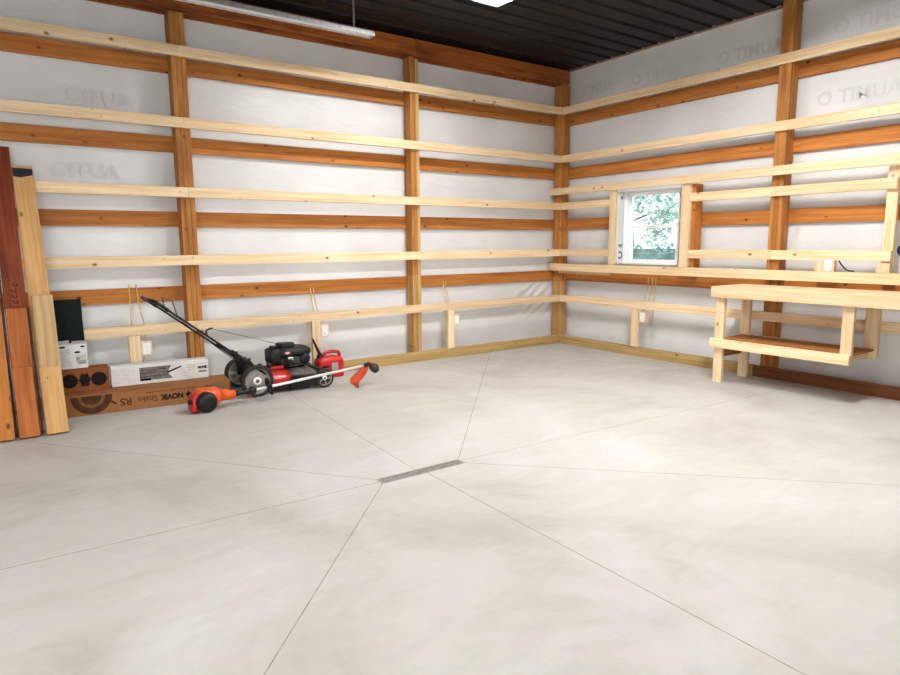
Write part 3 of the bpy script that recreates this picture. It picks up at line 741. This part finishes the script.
wbx = thing('long_white_box', 'long white printed box with a grey plank picture, on the brown long box', 'box', (-5.097,-.165,HK+.0008), RZ)
LW, DW, HW2 = .785, .12, .172
body = carton('carton', 'whitebox', LW, DW, HW2, wbx); fy = -DW/2-.0006
X = lambda px: (px-159.75)/96.5*LW
bm = bmesh.new(); flat_shape(bm, [[(X(138.5),.03),(X(171),.03),(X(166),.085),(X(170),.145),(X(138.5),.145)]], fy); obj('plank_picture', bm, M['picgrey'], body)
bm = bmesh.new()
for z in (.064,.095,.12): bx(bm, ((X(138.5)+X(166))/2, fy-.0003, z), (X(166)-X(138.5), .0004, .004))
bx(bm, (X(144), fy-.0003, .037), (.085,.0004,.02)); obj('picture_lines', bm, M['ink'], body)
bm = bmesh.new(); flat_shape(bm, [[(X(165.5),.074),(X(180),.118),(X(180),.131),(X(165.5),.092)]], fy-.0002); obj('strip_picture', bm, M['ink'], body)
bm = bmesh.new(); random.seed(8)
for z in (.14,.124,.108,.092,.076,.06,.044,.028):
    w = random.uniform(.12,.18); bx(bm, (X(113.5)+w/2, fy, z), (w,.0004,.0035))
obj('small_print', bm, M['lightink'], body)
bm = bmesh.new()
for z, w in ((.128,.08),(.108,.07),(.088,.05)): bx(bm, (X(190), fy, z), (w,.0004,.012))
obj('tan_logo', bm, M['tanink'], body)
text_mesh('printed_name', 'NOVIK', .030, M['ink'], body, face_mat((X(202),fy,.098),(1,0,0),(0,0,1)), bold=.0025, sx=.85)
bm = bmesh.new()
for k in range(6): bx(bm, (X(198.3)+.0118*k, fy, .062), (.0085,.0004,.014))
obj('small_print', bm, M['ink'], body)
bm = bmesh.new()
for k in range(5): bx(bm, (X(198)+.016*k, fy, .135), (.010,.0004,.005))
obj('small_print', bm, M['greyink'], body)

ct = thing('white_carton_box', 'open white carton with printed text standing on the brown disc box', 'box', (-5.755,-.17,HK+.1992), math.radians(-3))
body = carton('carton', 'whitebox', .205, .115, .200, ct); fy = -.0581
bm = bmesh.new(); random.seed(12)
for k in range(10):
    w = random.uniform(.05,.085); bx(bm, (-.088+w/2, fy, .155-.014*k), (w,.0004,.0035))
obj('small_print', bm, M['greyink'], body)
bm = bmesh.new(); bx(bm, (.055,fy,.075), (.075,.0004,.075)); obj('product_picture', bm, M['lightink'], body)
bm = bmesh.new(); bx(bm, (.058,fy-.0003,.062), (.062,.0004,.008)); bx(bm, (.062,fy-.0003,.045), (.055,.0004,.022)); bx(bm, (.035,fy-.0003,.083), (.03,.0004,.02)); obj('product_picture', bm, M['greyink'], body)
for x, z, r in ((-.07,.182,.017),(.072,.18,.014),(.032,.135,.017)):
    bm = bmesh.new(); bm.faces.new([bm.verts.new((x+r*1.3*math.cos(a), fy-.0006, z+r*.5*math.sin(a))) for a in [2*PI*k/18 for k in range(18)]])
    obj('oval_mark', bm, M['ink'], body)
bm = bmesh.new(); bm.faces.new([bm.verts.new(p) for p in ((-.1,.03,.2005),(-.02,.03,.2005),(-.015,.045,.226),(-.1,.045,.220))]); bm.faces.new([bm.verts.new(p) for p in ((0,.02,.2005),(.1,.02,.2005),(.1,.05,.214),(0,.05,.216))])
r = bmesh.ops.solidify(bm, geom=list(bm.faces), thickness=.0025); obj('flap', bm, M['whitebox'], ct)

bm = bmesh.new(); bx(bm, (0,0,.463), (.215,.016,.926)); bevel(bm,.002)
for k in range(6): bx(bm, (-.09+.036*k, -.0088, .463), (.006,.003,.92))
o = obj('green_panel', bm, M['green']); o.location = (-5.755,-.0715,.0); o.rotation_euler = (math.radians(-4.6),0,0)
tag(o, 'dark green ribbed panel standing behind the white carton against the girt', 'panel')

# ------------------------------------------------------------------ lawn mower
mw = thing('lawn_mower', 'red push lawn mower with black engine and folded-back handle by the back wall', 'lawn mower', (-4.047,-.325,0))
def wheel(x, y, r, w, side, name, spokes):
    t = bmesh.new(); ri = r*.80
    lathe(t, [(ri,-w/2),(r*.95,-w/2),(r,-w/2+.008),(r,-.002),(r*.985,0),(r,.002),(r,w/2-.008),(r*.95,w/2),(ri,w/2)], 'Y', 36, close=True)
    wo = obj('wheel', t, M['rubber'], mw); wo.location = (x, y, r)
    b = bmesh.new(); s = side    # outer side sign on y
    lathe(b, [(.0001,s*.010),(r*.17,s*.010),(r*.19,s*.004),(r*.5,s*.008),(r*.74,s*.002),(ri-.0005,s*(w/2-.003)),(ri-.0005,-s*(w/2-.003)),(r*.72,-s*.004),(r*.2,-s*.006),(.0001,-s*.006)], 'Y', 36)
    rim = obj('rim', b, M['rim'], wo)
    b = bmesh.new(); lathe(b, [(.0001,s*.022),(r*.10,s*.022),(r*.13,s*.016),(r*.13,s*.006)], 'Y', 20); h = obj('hub_cap', b, M['dust'], wo)
    b = bmesh.new(); lathe(b, [(r*.145,s*.017),(r*.24,s*.013),(r*.26,s*.006)], 'Y', 24); obj('hub_ring', b, M['lens'], wo)
    b = bmesh.new()
    for sd in ((-s,) if not spokes else (s, -s)):
        for k in range(6 if sd == -s else spokes):
            n = 6 if sd == -s else spokes
            a0 = 2*PI*k/n; off = .0095 if sd == s else .0075
            P = [(r*.32, a0+.16), (r*.70, a0+.10), (r*.70, a0+2*PI/n-.30), (r*.32, a0+2*PI/n-.35)]
            vs1 = [b.verts.new((q*math.cos(a), sd*off, q*math.sin(a))) for q, a in P]; vs0 = [b.verts.new((q*math.cos(a), 0, q*math.sin(a))) for q, a in P]
            b.faces.new(vs1); b.faces.new(vs0[::-1])
            for i in range(4): b.faces.new((vs0[i], vs0[(i+1)%4], vs1[(i+1)%4], vs1[i]))
    obj('spoke_gap', b, M['dark'] if spokes else M['dust'], wo)
wheel(-.325,-.245,.146,.046,-1,'rear',0); wheel(-.325,.245,.146,.046,1,'rear',0)
wheel(.325,-.250,.092,.044,-1,'front',5); wheel(.325,.250,.092,.044,1,'front',5)
bm = bmesh.new(); tube(bm, [(-.325,-.24,.146),(-.325,.24,.146)], .009); obj('rear_axle', bm, M['blackmetal'], mw)
bm = bmesh.new(); tube(bm, [(.325,-.24,.092),(.325,.24,.092)], .009); obj('front_axle', bm, M['blackmetal'], mw)
# deck: flared pressed-steel shell
bm = bmesh.new(); secs = []
for z, w, d, r in ((.055,.34,.43,.08),(.058,.345,.435,.08),(.135,.34,.43,.09),(.158,.31,.39,.09),(.172,.29,.35,.09),(.190,.27,.31,.09),(.205,.22,.26,.09)):
    secs.append(rrect(-.115,0,w,d,r,z,6))
loft(bm, secs); deck = obj('deck', bm, M['red'], mw)
bm = bmesh.new(); secs = []
for z, w, d, r in ((.052,.36,.42,.08),(.058,.365,.425,.08),(.115,.36,.42,.09),(.140,.34,.39,.09),(.165,.28,.33,.09),(.20,.20,.26,.09)):
    secs.append(rrect(.165-(z-.05)*.25,0,w,d,r,z,6))
loft(bm, secs); obj('front_deck', bm, M['dust'], mw)
bm = bmesh.new(); prism(bm, [(-.02,.045),(.27,.040),(.285,.10),(.24,.135),(.02,.145),(-.01,.11)], -.262, -.205); bevel(bm,.006,2); obj('side_chute', bm, M['black'], mw)
bm = bmesh.new(); prism(bm, [(-.25,.035),(.0,.03),(.0,.088),(-.25,.095)], -.228, -.19); obj('deck_skirt', bm, M['black'], mw)
bm = bmesh.new(); prism(bm, [(.02,.118),(.28,.105),(.285,.116),(.03,.150)], -.236, -.15); bevel(bm,.004,2); obj('chute_lid', bm, M['dust'], mw)
bm = bmesh.new(); bx(bm, (.33,0,.13), (.05,.40,.07)); bevel(bm,.012,2); obj('front_bar', bm, M['black'], mw)
for s in (-1,1):
    bm = bmesh.new(); prism(bm, [(-.36,.13),(-.30,.13),(-.22,.24),(-.28,.30),(-.37,.27)], s*.216-.003, s*.216+.003); bevel(bm,.001); obj('handle_bracket', bm, M['blackmetal'], mw)
bm = bmesh.new(); bx(bm, (-.30,0,.16), (.06,.40,.15)); bevel(bm,.02,2); obj('rear_shield', bm, M['black'], mw)
# engine
eng_b = bmesh.new()
loft(eng_b, [rrect(.07,0,.27,.23,.05,.205), rrect(.07,0,.30,.26,.06,.235), rrect(.07,0,.30,.26,.06,.30), rrect(.07,0,.28,.24,.06,.315)])
eng = obj('engine', eng_b, M['blackmetal'], mw)
bm = bmesh.new()
for k in range(7): loft(bm, [rrect(.10,-.115,.15,.06,.015,.222+.012*k), rrect(.10,-.115,.15,.06,.015,.227+.012*k)])
obj('cooling_fins', bm, M['dust'], eng)
bm = bmesh.new(); loft(bm, [rrect(.09,0,.34,.27,.08,.316), rrect(.095,0,.36,.29,.09,.332), rrect(.095,0,.355,.285,.09,.365), rrect(.09,0,.31,.25,.09,.388), rrect(.085,0,.22,.19,.08,.396)]); obj('shroud', bm, M['black'], eng)
bm = bmesh.new(); lathe(bm, [(.088,.392),(.090,.404),(.086,.420),(.07,.428),(.035,.432),(.0001,.433)], 'Z', 28, (.04,0,0))
for k in range(14):
    a = 2*PI*k/14; bx(bm, (.04+.078*math.cos(a), .078*math.sin(a), .424), (.012,.012,.012))
obj('recoil_cover', bm, M['blackmetal'], eng)
bm = bmesh.new(); loft(bm, [rrect(-.09,-.04,.10,.17,.035,.255), rrect(-.09,-.04,.125,.19,.04,.275), rrect(-.09,-.04,.125,.19,.04,.375), rrect(-.09,-.04,.10,.165,.04,.392)]); obj('fuel_tank', bm, M['black'], eng)
bm = bmesh.new(); lathe(bm, [(.03,.39),(.032,.395),(.032,.415),(.026,.420),(.0001,.421)], 'Z', 20, (-.10,-.05,0)); obj('fuel_cap', bm, M['black'], eng)
bm = bmesh.new(); bx(bm, (.008,-.1455,.352), (.055,.003,.024)); bevel(bm,.001); lb = obj('red_label', bm, M['red'], eng); lb['label'] = 'red engine label'
bm = bmesh.new(); bx(bm, (.008,-.1473,.356), (.04,.0006,.006)); bx(bm, (.008,-.1473,.346), (.03,.0006,.004)); obj('label_print', bm, M['lens'], lb)
bm = bmesh.new(); lathe(bm, [(.0001,-.165),(.04,-.165),(.05,-.155),(.05,-.13)], 'Y', 22, (.18,0,.285)); obj('muffler', bm, M['blackmetal'], eng)
bm = bmesh.new(); tube(bm, spline([(.02,-.13,.33),(.0,-.16,.30),(.03,-.165,.26),(.08,-.15,.24)]), .006, 8); obj('spark_lead', bm, M['black'], eng)
bm = bmesh.new(); bx(bm, (.03,-.142,.30), (.05,.016,.02)); bx(bm, (.055,-.148,.295), (.018,.014,.026)); bevel(bm,.003); obj('carburettor', bm, M['galv'], eng)
bm = bmesh.new(); tube(bm, [(-.17,-.13,.235),(-.17,-.13,.275)], .022, 14); obj('primer_bulb', bm, M['black'], eng)
bm = bmesh.new(); bx(bm, (-.10,-.10,.225), (.13,.10,.03)); bevel(bm,.008,2); obj('engine_base', bm, M['red'], eng)
# handle: two tubes joined by a rolled grip
A0, A1 = Vector((-.335,0,.270)), Vector((-1.120,0,.905))
dv = (A1-A0).normalized()
bm = bmesh.new()
pts = []
for s in (-1,1):
    off = Vector((0, s*.245, 0))
    seq = [A0+off-dv*.12, A0+off, A0+dv*.5+off*.99, A1+off*.96]
    pts.append(seq)
loop = pts[0] + spline([pts[0][-1], A1+dv*.045+Vector((0,-.15,-.012)), A1+dv*.05+Vector((0,0,-.02)), A1+dv*.045+Vector((0,.15,-.012)), pts[1][-1]], 6)[1:-1] + pts[1][::-1]
tube(bm, loop, .0095, 10); hd = obj('handle', bm, M['blackmetal'], mw)
bm = bmesh.new(); q = spline([pts[0][-1]-dv*.12, pts[0][-1], A1+dv*.045+Vector((0,-.15,-.012)), A1+dv*.05+Vector((0,0,-.02)), A1+dv*.045+Vector((0,.15,-.012)), pts[1][-1], pts[1][-1]-dv*.12], 6); tube(bm, q, .014, 10); obj('grip', bm, M['black'], hd)
for s in (-1,1):
    bm = bmesh.new(); c = A0+dv*.30
    tube(bm, [A0-dv*.1+Vector((0,s*.238,.004)), A0+dv*.26+Vector((0,s*.238,.010))], .014, 10); obj('lower_handle', bm, M['blackmetal'], hd)
    bm = bmesh.new(); p = A0+dv*.06+Vector((0,s*.215,.02)); tube(bm, [p, p+Vector((.012,0,.03))], .012, 10); p = A0+dv*.2+Vector((0,s*.215,.012)); tube(bm, [p, p+Vector((.01,0,.022))], .010, 10); obj('knob', bm, M['black'], hd)
bm = bmesh.new(); P = A0+dv*.80
up = Vector((dv.z,0,-dv.x)); up = up if up.z > 0 else -up
tube(bm, [P+Vector((0,-.215,0)), P+Vector((-.03,-.20,.135)), P+Vector((-.03,.20,.135)), P+Vector((0,.215,0))], .0042, 8); obj('bail_bar', bm, plain('brown_steel_wire', (.11,.06,.03,1), .4, .4), hd)
bm = bmesh.new(); Q = A0+dv*.50+Vector((0,-.218,0)); tube(bm, spline([Q, Q+Vector((-.012,0,.045)), Q+Vector((.015,0,.065)), Q+Vector((.045,0,.068))]), .008, 8); obj('rope_guide', bm, M['black'], hd)
bm = bmesh.new(); tube(bm, [Q+Vector((.035,0,.066)), Vector((-.02,-.02,.424))], .0032, 6); obj('starter_rope', bm, M['dust'], mw)
bm = bmesh.new(); tube(bm, spline([A1-dv*.25+Vector((0,-.22,-.018)), A0+dv*.55+Vector((0,-.225,-.03)), A0+dv*.32+Vector((0,-.23,-.05)), A0+dv*.12+Vector((0,-.22,-.03)), (-.16,-.12,.24)]), .004, 6); obj('control_cable', bm, M['black'], mw)

# ------------------------------------------------------------------ red fuel can
gc = thing('fuel_can', 'red plastic fuel can with a black spout behind the mower wheel', 'fuel can', (-3.468,-.135,0))
bm = bmesh.new(); loft(bm, [rrect(0,0,.27,.145,.03,.0), rrect(0,0,.285,.16,.035,.012), rrect(0,0,.285,.16,.035,.165), rrect(0,0,.27,.15,.035,.19), rrect(-.01,0,.20,.12,.035,.212), rrect(-.01,0,.18,.10,.03,.217)]); can = obj('body', bm, M['redplastic'], gc)
bm = bmesh.new(); tube(bm, spline([(-.045,0,.205),(-.05,0,.24),(-.01,0,.258),(.07,0,.258),(.115,0,.240),(.12,0,.18)], 6), .017, 12); obj('handle', bm, M['redplastic'], gc)
bm = bmesh.new(); lathe(bm, [(.032,.20),(.034,.205),(.034,.235),(.026,.242),(.012,.244)], 'Z', 20, (-.095,0,0)); obj('spout_collar', bm, M['black'], gc)
bm = bmesh.new(); tube(bm, [(-.095,0,.24),(-.115,0,.28),(-.165,0,.395),(-.172,0,.41)], [.019,.014,.010,.009], 12); obj('spout', bm, M['black'], gc)
bm = bmesh.new(); bx(bm, (.03,-.0815,.11), (.07,.003,.09)); bevel(bm,.001); obj('sticker', bm, M['greyink'], gc)
bm = bmesh.new(); bx(bm, (-.07,-.0812,.12), (.08,.002,.02)); obj('sticker', bm, M['black'], gc)

# ------------------------------------------------------------------ string trimmer lying in front of the mower
TX, TY = -4.20, -.775
tr = thing('string_trimmer', 'orange string trimmer with a long silver shaft lying in front of the mower', 'string trimmer', (TX, TY, 0))
def T(x, z, dy=0): return Vector((x-TX, dy, z))
bm = bmesh.new(); tube(bm, [T(-4.66,.102), T(-4.36,.122), T(-3.385,.204)], .0125, 12); obj('shaft', bm, M['alu'], tr)
def ell_loft(bm, secs, n=18):
    """secs: (x, z, ry, rz, dy)"""
    loft(bm, [[T(x, z, dy) + Vector((0, ry*math.cos(2*PI*k/n), rz*math.sin(2*PI*k/n))) for k in range(n)] for x, z, ry, rz, dy in secs])
bm = bmesh.new(); ell_loft(bm, [(-4.965,.10,.05,.05,0),(-4.955,.10,.085,.082,0),(-4.88,.105,.092,.088,0),(-4.80,.112,.085,.080,0),(-4.76,.115,.06,.055,0)]); body = obj('engine_housing', bm, M['orange'], tr)
bm = bmesh.new(); loft(bm, [rrect(T(-4.9,0).x,0.0,.10,.10,.03,.185), rrect(T(-4.885,0).x,0,.115,.11,.03,.165), rrect(T(-4.86,0).x,-.005,.16,.14,.03,.13)]); obj('top_cover', bm, M['orange'], tr)
bm = bmesh.new(); ell_loft(bm, [(-4.765,.115,.058,.052,0),(-4.70,.108,.05,.046,0),(-4.645,.103,.040,.038,0),(-4.635,.103,.028,.028,0)]); obj('clutch_housing', bm, M['orange'], tr)
bm = bmesh.new(); cx, cz = T(-4.895,.086).x, .086
lathe(bm, [(.0001,-.132),(.03,-.132),(.066,-.126),(.080,-.112),(.085,-.09),(.085,-.05)], 'Y', 30, (cx,0,cz)); cov = obj('starter_cover', bm, M['black'], tr)
bm = bmesh.new()
for k in range(8):
    a = 2*PI*k/8; bx(bm, (0,0,0), (.020,.003,.006), Matrix.Translation((cx+.042*math.cos(a), -.126, cz+.042*math.sin(a))) @ Matrix.Rotation(-a,4,'Y'))
obj('vent_slot', bm, M['dust'], cov)
bm = bmesh.new(); loft(bm, [rrect(T(-4.985,0).x,-.02,.055,.13,.02,.012), rrect(T(-4.985,0).x,-.02,.06,.14,.02,.04), rrect(T(-4.978,0).x,-.02,.055,.13,.02,.14), rrect(T(-4.965,0).x,-.02,.04,.1,.018,.16)]); obj('fuel_tank', bm, M['redplastic'], tr)
bm = bmesh.new(); tube(bm, [T(-5.005,.10,-.07), T(-5.035,.105,-.07)], .018, 12); obj('fuel_cap', bm, M['black'], tr)
bm = bmesh.new(); ell_loft(bm, [(-4.86,.14,.04,.035,.09),(-4.84,.14,.06,.05,.09),(-4.74,.135,.06,.05,.085),(-4.71,.13,.035,.03,.08)]); obj('muffler_cover', bm, M['dust'], tr)
bm = bmesh.new(); tube(bm, [T(-4.65,.102), T(-4.60,.106), T(-4.52,.112), T(-4.49,.114)], [.026,.022,.021,.019], 14); obj('rear_grip', bm, M['black'], tr)
bm = bmesh.new(); tube(bm, [T(-4.515,.112), T(-4.505,.113), T(-4.465,.116), T(-4.455,.117)], [.024,.034,.034,.024], 14); obj('throttle_housing', bm, M['black'], tr)
bm = bmesh.new(); tube(bm, spline([T(-4.50,.085),T(-4.515,.06),T(-4.535,.048)]), .006, 8); obj('trigger', bm, M['redplastic'], tr)
bm = bmesh.new()
dpts = [T(-4.335,.123)+Vector((.03*math.sin(a)*-1.0*0 - .055*math.cos(a)*.35, .055*math.sin(a), .0+.068*math.cos(a)+.005)) for a in [2*PI*k/20 for k in range(21)]]
tube(bm, dpts, .0125, 10, False); bx(bm, tuple(T(-4.335,.123)), (.05,.03,.035)); obj('loop_handle', bm, M['black'], tr)
# curved debris shield
bm = bmesh.new(); path = spline([T(-3.365,.205), T(-3.39,.170), T(-3.425,.125), T(-3.47,.085), T(-3.500,.055), T(-3.498,.012)], 5)
wv_ = [.044+.034*(i/(len(path)-1))**.5 for i in range(len(path))]
rows = []
for i, (p, w) in enumerate(zip(path, wv_)):
    tn = (path[min(i+1, len(path)-1)] - path[max(i-1, 0)]); tn = Vector((-.6, 0, -.75)) if i > len(path)-8 else tn.normalized()
    nrm = Vector((tn.z, 0, -tn.x)).normalized()
    w *= .72
    wd = (nrm*.72 + Vector((0,.69,0))).normalized(); bd = (nrm*.69 - Vector((0,.72,0))).normalized()
    rows.append([bm.verts.new(p + wd*w*math.sin(a) + bd*(.03*(1-math.cos(a)))) for a in [(-1.15+2.3*k/8) for k in range(9)]])
for a, b in zip(rows, rows[1:]):
    for k in range(8): f = bm.faces.new((a[k], a[k+1], b[k+1], b[k])); f.smooth = True
bmesh.ops.recalc_face_normals(bm, faces=bm.faces)
bmesh.ops.solidify(bm, geom=list(bm.faces), thickness=.008)
zmin = min(v.co.z for v in bm.verts)
for v in bm.verts: v.co.z += (.001 - zmin) * max(0, 1 - v.co.z/.2)
obj('debris_shield', bm, M['orangered'], tr)
bm = bmesh.new(); ell_loft(bm, [(-3.40,.203,.016,.016,0),(-3.37,.206,.024,.024,0),(-3.335,.206,.026,.026,0),(-3.32,.200,.016,.018,0)]); obj('gear_head', bm, M['black'], tr)
bm = bmesh.new(); m = Matrix.Translation(T(-3.285,.165)) @ Matrix.Rotation(math.radians(28),4,'Y') @ Matrix.Rotation(math.radians(35),4,'X')
lathe(bm, [(.0001,.045),(.018,.045),(.022,.03),(.045,.024),(.05,.012),(.05,-.012),(.044,-.022),(.02,-.028),(.0001,-.028)], 'Z', 26)
for v in bm.verts: v.co = m @ v.co
obj('spool_head', bm, M['spool'], tr)
bm = bmesh.new()
for k in range(2):
    tube(bm, spline([m @ Vector((.05*(1-2*k),0,0)), m @ Vector((.07*(1-2*k),.02,-.01)), m @ Vector((.085*(1-2*k),.05,-.02))]), .0015, 5)
obj('cutting_line', bm, M['black'], tr)

# ------------------------------------------------------------------ outdoors, seen through the window
bm = bmesh.new(); bx(bm, (30,6,-.3), (58,90,.2)); struct('ground', bm, M['lawn'])
def tree(name, label, loc, h, r, cz, n, mat, seed, ls=.16, hang=0.0):
    random.seed(seed)
    t = thing(name, label, 'tree', loc, 0, 'trees outside the window')
    bm = bmesh.new(); tube(bm, spline([(0,0,0),(.08,.04,h*.3),(-.05,.1,h*.6),(.05,0,h*.9)]), [.22*(1-k/24*.8) for k in range(25)], 9)
    for k in range(7):
        a = 2.4*k; z = h*(.35+.07*k); tube(bm, spline([(0,0,z),(.5*r*math.cos(a),.5*r*math.sin(a),z+.4),(.85*r*math.cos(a),.85*r*math.sin(a),z+.5)],4), [.07*(1-.1*i) for i in range(9)], 6)
    obj('trunk', bm, M['bark'], t)
    bm = bmesh.new(); cl = []
    for k in range(26):
        u = Vector((random.gauss(0,1), random.gauss(0,1), random.gauss(0,1))).normalized()*r*random.uniform(.35,1)
        cl.append(Vector((u.x, u.y, cz+u.z*.8)))
    for k in range(n):
        c = random.choice(cl); p = c + Vector((random.gauss(0,.28), random.gauss(0,.28), random.gauss(0,.22)))*r*.5
        if p.z < .3: continue
        a = random.uniform(0, 2*PI); d = Vector((math.cos(a), math.sin(a), random.uniform(-.9,.3)-hang)).normalized(); s = d.cross(Vector((random.gauss(0,1),random.gauss(0,1),1))).normalized()
        L_ = ls*random.uniform(.6,1.3); w = L_*.36
        bm.faces.new([bm.verts.new(q) for q in (p, p+d*L_*.5+s*w*.5, p+d*L_, p+d*L_*.5-s*w*.5)])
    obj('foliage', bm, M[mat], t, recalc=False)
tree('tree', 'near leafy tree with drooping branches outside the window', (6.2,5.3,-.2), 5.5, 2.6, 3.1, 2600, 'leaf', 21, .26, .5)
tree('tree', 'pale green tree further behind in the garden', (17,12.6,-.2), 7, 3.0, 3.0, 2600, 'leaf2', 5, .3)
tree('tree', 'tall tree at the right of the garden outside', (16,3.5,-.2), 8, 3.0, 4.4, 2200, 'leaf', 9, .3)
random.seed(4)
bm = bmesh.new()
for k in range(5200):
    p = Vector((random.uniform(-.5,.5), random.uniform(-3.2,3.2), random.uniform(0,1.5)))
    d = Vector((random.gauss(0,1),random.gauss(0,1),random.gauss(0,1))).normalized(); s = d.orthogonal().normalized(); L_ = .13
    bm.faces.new([bm.verts.new(q) for q in (p, p+d*L_*.5+s*.035, p+d*L_, p+d*L_*.5-s*.035)])
hedge = obj('hedge', bm, M['hedge'], None, recalc=False); hedge.location = (9.0,5.0,-.2)
bm = bmesh.new(); bx(bm, (0,0,.7), (.7,6.2,1.35)); bevel(bm,.15,3); obj('hedge_body', bm, M['hedge'], hedge)
tag(hedge, 'clipped blue-green hedge across the lawn outside the window', 'hedge')
